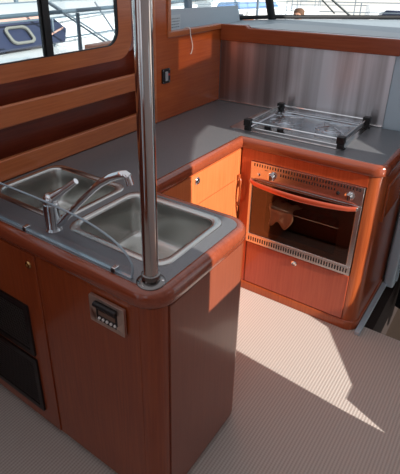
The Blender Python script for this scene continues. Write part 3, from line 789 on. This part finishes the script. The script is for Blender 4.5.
def yacht(name, label, loc, rot, L=9, Bm=3, band='navy', height=1.0, mast=.08):
    t = thing(name, label, 'boat', loc); t.rotation_euler = (0,0,0)
    R3 = Matrix.Rotation(rot, 3, 'Z'); L0 = Vector(loc)
    def P(x,y,z): return L0 + R3 @ Vector((x,y,z))
    def loft(secs, closed=True):
        bm = B(); rr = [[bm.verts.new(P(*p)) for p in s] for s in secs]
        for i in range(len(rr)-1):
            n = len(rr[i])
            for k in range(n if closed else n-1): bm.faces.new((rr[i][k],rr[i][(k+1)%n],rr[i+1][(k+1)%n],rr[i+1][k]))
        if closed: bm.faces.new(rr[0][::-1]); bm.faces.new(rr[-1])
        return bm
    h = height
    def sec(x, w, z0=0): return [(x,-w,h),(x,-w*.85,h*.4),(x,-w*.3,z0),(x,w*.3,z0),(x,w*.85,h*.4),(x,w,h)]
    b2 = Bm/2
    obj('hull', loft([sec(-L/2,b2*.8),sec(-L/4,b2),sec(0,b2),sec(L/4,b2*.85),sec(L*.42,b2*.4,.2),sec(L/2,.05,.5)]), M['white'], t)
    def roof(x, w, z): return [(x,-w,h),(x,-w*.88,h+z),(x,0,h+z*1.12),(x,w*.88,h+z),(x,w,h)]
    obj('coachroof', loft([roof(-L*.22,b2*.62,.34),roof(-L*.1,b2*.66,.42),roof(L*.1,b2*.6,.40),roof(L*.26,b2*.4,.12)]), M['white'], t)
    for s in (-1,1):
        bm = B(); w = b2*.645
        q = [(-L*.20,.06),(L*.16,.07),(L*.14,.28),(-L*.18,.33)]
        q = rounded(q, .05, 4)
        vs = [bm.verts.new(P(p.x, s*(w*(1-.12*p.y/.42)+.02), h+p.y)) for p in q]; bm.faces.new(vs)
        o = obj('cabin_window', bm, M[band], t); m = o.modifiers.new('s','SOLIDIFY'); m.thickness = .02
    bm = B(); bmz = h+.46
    tube(bm, [P(L*mast,0,h+.3),P(L*mast,0,h+9)], .07, 10); obj('mast', bm, M['greyrail'], t)
    bm = B(); tube(bm, [P(L*.07,0,h+1.1),P(-L*.35,0,h+1.05)], .11, 10); obj('boom', bm, M['white'], t)
    for s in (-1,1):
        bm = B(); ys = [(-L*.45,b2*.82),(-L/4,b2*.97),(0,b2*.97),(L/4,b2*.82),(L*.42,b2*.38),(L*.5,.05)]
        for hz in (.55,.3): tube(bm, [P(x,s*y,h+hz) for x,y in ys], .012, 6)
        for x,y in ys: tube(bm, [P(x,s*y,h-.02),P(x,s*y,h+.56)], .014, 6)
        obj('lifeline', bm, M['greyrail'], t)
    return t, P
# neighbour across the left window
nb, P = yacht('sailing_yacht', 'white sailing yacht with dark blue coachroof side alongside the cabin window', (-5.6,3.2,-.55), radians(90), 10, 3.0, 'navy', 1.15, -.30)
# its long dark blue coachroof flank with hatch and salmon band, seen large in the window
bm = B()
q = [(-4.02-(z-.86)*1.077,y,z) for y,z in ((.6,.86),(3.30,.89),(3.44,1.01),(3.36,1.13),(.6,1.13))]
fvs = [bm.verts.new(p) for p in q]; bm.faces.new(fvs)
o = obj('dark_flank', bm, M['navy'], nb, smooth=False); so = o.modifiers.new('s','SOLIDIFY'); so.thickness = .03
bm = B(); box(bm, -4.55,-4.31,.6,3.2,1.02,1.17); o = obj('salmon_band', bm, M['salmon'], nb, smooth=False)
bm = B(); fr = rounded(rect(2.54,2.87,.03,.27), .07, 6); fi = rounded(rect(2.575,2.835,.055,.245), .05, 6)
fill(bm, [fr, fi], lambda u,v,w: (-4.02-(.035+v*.70)*1.077+.035+w*.7, u, .895+v*.70+w*.7), .02)
obj('hatch_rim', bm, plain('hatch_rim', (128,126,120), .5), nb)
bm = B(); fill(bm, [rounded([(-7.6,.2),(-4.56,.2),(-4.56,3.25),(-4.35,3.5),(-4.2,6.5),(-7.2,7.4)], .15, 5)], XY(.80), .33); obj('cabin_top', bm, M['white'], nb, bevel=.06)
bm = B(); tube(bm, [(-4.05,3.05,.97),(-4.2,3.4,1.02)], .012, 6); obj('grab_line', bm, M['salmon'], nb)
bm = B(); fill(bm, [[(-4.7,-1.5),(-3.2,-1.5),(-3.2,6.8),(-4.7,6.8)]], XY(.60), .22)
obj('side_deck', bm, M['white'], nb, smooth=False)
bm = B(); tube(bm, smoothpoly([(-3.3,3.5,1.3),(-3.28,3.55,1.0),(-3.22,3.7,.86),(-3.2,3.75,.9),(-3.24,3.66,1.05),(-3.28,3.62,1.35)], 6), .018, 8)
tube(bm, [(-3.5,3.3,1.35),(-3.3,3.5,.9)], .012, 6); tube(bm, [(-3.9,2.9,1.4),(-3.3,3.45,.85)], .012, 6); tube(bm, [(-3.95,2.9,1.4),(-3.4,3.42,.86)], .012, 6)
box(bm, -3.4,-3.1,3.55,3.85,.72,.76)
obj('mooring_gear', bm, M['rope'], nb)
yacht('sailing_yacht', 'white sailing yacht seen through the side window beyond the bulkhead opening', (-12.5,8.0,-1.5), radians(75), 9, 2.8, 'navy', 1.0)
yacht('sailing_yacht', 'white yacht with pale blue cabin band seen beyond the windscreen pillar', (-9.5,17.5,-.80), radians(60), 8, 2.6, 'blueboat', 1.0)
yacht('sailing_yacht', 'white yacht hauled up on the quay, seen above the far end of the steel splashback', (-1.6,15.5,-.80), radians(20), 10, 3.0, 'navy', 1.1)
yacht('sailing_yacht', 'white yacht bow close ahead of the windscreen at the far right corner', (1.2,7.2,-1.05), radians(160), 8, 2.6, 'navy', 1.15)

# person on the quay
def person(loc):
    t = thing('person', 'person in a white top standing on the quay beyond the windscreen', 'person', loc)
    lx, ly, lz = loc
    J = {'pel':(0,0,.95,.14),'wai':(0,0,1.12,.13),'che':(0,0,1.34,.155),'nec':(0,0,1.50,.06),'chi':(0,-.01,1.56,.075),'hea':(0,-.015,1.66,.10),'top':(0,0,1.73,.07),
         'ls':(-.18,0,1.42,.06),'le':(-.24,.02,1.15,.045),'lw':(-.22,-.05,.92,.032),'rs':(.18,0,1.42,.06),'re':(.24,.02,1.15,.045),'rw':(.22,-.05,.92,.032),
         'lh':(-.09,0,.90,.095),'lk':(-.10,-.01,.50,.06),'la':(-.10,.02,.09,.042),'lt':(-.10,-.14,.04,.038),
         'rh':(.09,0,.90,.095),'rk':(.10,-.01,.50,.06),'ra':(.10,.02,.09,.042),'rt':(.10,-.14,.04,.038)}
    Ed = [('pel','wai'),('wai','che'),('che','nec'),('nec','chi'),('chi','hea'),('hea','top'),('che','ls'),('ls','le'),('le','lw'),('che','rs'),('rs','re'),('re','rw'),('pel','lh'),('lh','lk'),('lk','la'),('la','lt'),('pel','rh'),('rh','rk'),('rk','ra'),('ra','rt')]
    for s in (-1,1):
        p = 'l' if s < 0 else 'r'
        for i,(dx,l) in enumerate(((-.015,.085),(-.005,.095),(.006,.09),(.016,.075))):
            J[p+'f%d'%i] = (s*.22, -.06+dx*1.6, .92-.03-l, .009); Ed.append((p+'w', p+'f%d'%i))
        J[p+'th'] = (s*.19,-.09,.86,.010); Ed.append((p+'w',p+'th'))
    names = list(J); me = bpy.data.meshes.new('body')
    me.from_pydata([J[k][:3] for k in names], [(names.index(a),names.index(b)) for a,b in Ed], [])
    o = bpy.data.objects.new('body', me); C.objects.link(o); o.parent = t
    sk_ = o.modifiers.new('skin','SKIN'); 
    for i,k in enumerate(names): me.skin_vertices[0].data[i].radius = (J[k][3],)*2
    me.skin_vertices[0].data[0].use_root = True
    ss = o.modifiers.new('sub','SUBSURF'); ss.levels = 1; ss.render_levels = 2
    me.materials.append(M['skin'])
    def sh(name, prof, mat, c=(0,0), n=20, sy=.7):
        bm = B(); rr = []
        for r, z in prof: rr.append([bm.verts.new((lx+c[0]+r*cos(2*pi*k/n), ly+c[1]+r*sy*sin(2*pi*k/n), lz+z)) for k in range(n)])
        for i in range(len(rr)-1):
            for k in range(n): bm.faces.new((rr[i][k],rr[i][(k+1)%n],rr[i+1][(k+1)%n],rr[i+1][k]))
        bm.faces.new(rr[0][::-1]); bm.faces.new(rr[-1]); return obj(name, bm, mat, t)
    sh('shirt', [(.17,.86),(.175,1.0),(.18,1.15),(.21,1.32),(.235,1.42),(.19,1.48),(.085,1.51)], M['shirt'], sy=.78)
    for s in (-1,1):
        bm = B(); tube(bm, [(lx+s*.19,ly,lz+1.44),(lx+s*.235,ly+.015,lz+1.22),(lx+s*.245,ly+.02,lz+1.12)], [.075,.062,.06], 14); obj('shirt_sleeve', bm, M['shirt'], t)
        bm = B(); tube(bm, [(lx+s*.09,ly,lz+.93),(lx+s*.10,ly-.01,lz+.5),(lx+s*.10,ly+.01,lz+.10)], [.118,.085,.07], 16); obj('trouser_leg', bm, M['trousers'], t)
    sh('hair', [(.075,1.60),(.108,1.66),(.108,1.72),(.08,1.765),(.03,1.78)], M['hair'], (0,.022), sy=.95)
    for s in (-1,1):
        bm = B(); lathe(bm, (lx+s*.034,ly-.098,lz+1.665), [(.011,0),(.007,.006),(0,.008)], (0,-1,0), 10); obj('eye', bm, M['black'], t)
    bm = B(); tube(bm, [(lx,ly-.10,lz+1.665),(lx,ly-.128,lz+1.63)], [.010,.016], 8); obj('nose', bm, M['skin'], t)
    bm = B(); box(bm, lx-.025,lx+.025,ly-.100,ly-.088,lz+1.595,lz+1.603); obj('mouth', bm, M['salmon'], t)
person((-3.31,8.7,-.80))

# ------------------------------------------------------------------ LIGHT
wld = bpy.data.worlds.new('world'); bpy.context.scene.world = wld; wld.use_nodes = True
n = wld.node_tree; bg = n.nodes['Background']
tc = n.nodes.new('ShaderNodeTexCoord'); sx = n.nodes.new('ShaderNodeSeparateXYZ'); cr = n.nodes.new('ShaderNodeValToRGB')
n.links.new(tc.outputs['Generated'], sx.inputs[0]); n.links.new(sx.outputs['Z'], cr.inputs['Fac'])
cr.color_ramp.elements[0].position = 0; cr.color_ramp.elements[0].color = (.85,.90,1,1)
cr.color_ramp.elements[1].position = .8; cr.color_ramp.elements[1].color = (.66,.66,.70,1)
n.links.new(cr.outputs['Color'], bg.inputs['Color']); bg.inputs['Strength'].default_value = .98
sun = bpy.data.lights.new('sun', 'SUN'); sun.energy = 8.5; sun.angle = radians(.6); sun.color = (1,.95,.88)
so_ = bpy.data.objects.new('sun', sun); C.objects.link(so_)
dirv = Vector((-1, TY, -math.tan(SE))).normalized()
so_.rotation_euler = dirv.to_track_quat('-Z','Y').to_euler(); so_.location = (6,0,5)

vs = bpy.context.scene.view_settings
vs.view_transform = 'Standard'; vs.look = 'None'; vs.exposure = 0; vs.gamma = 1
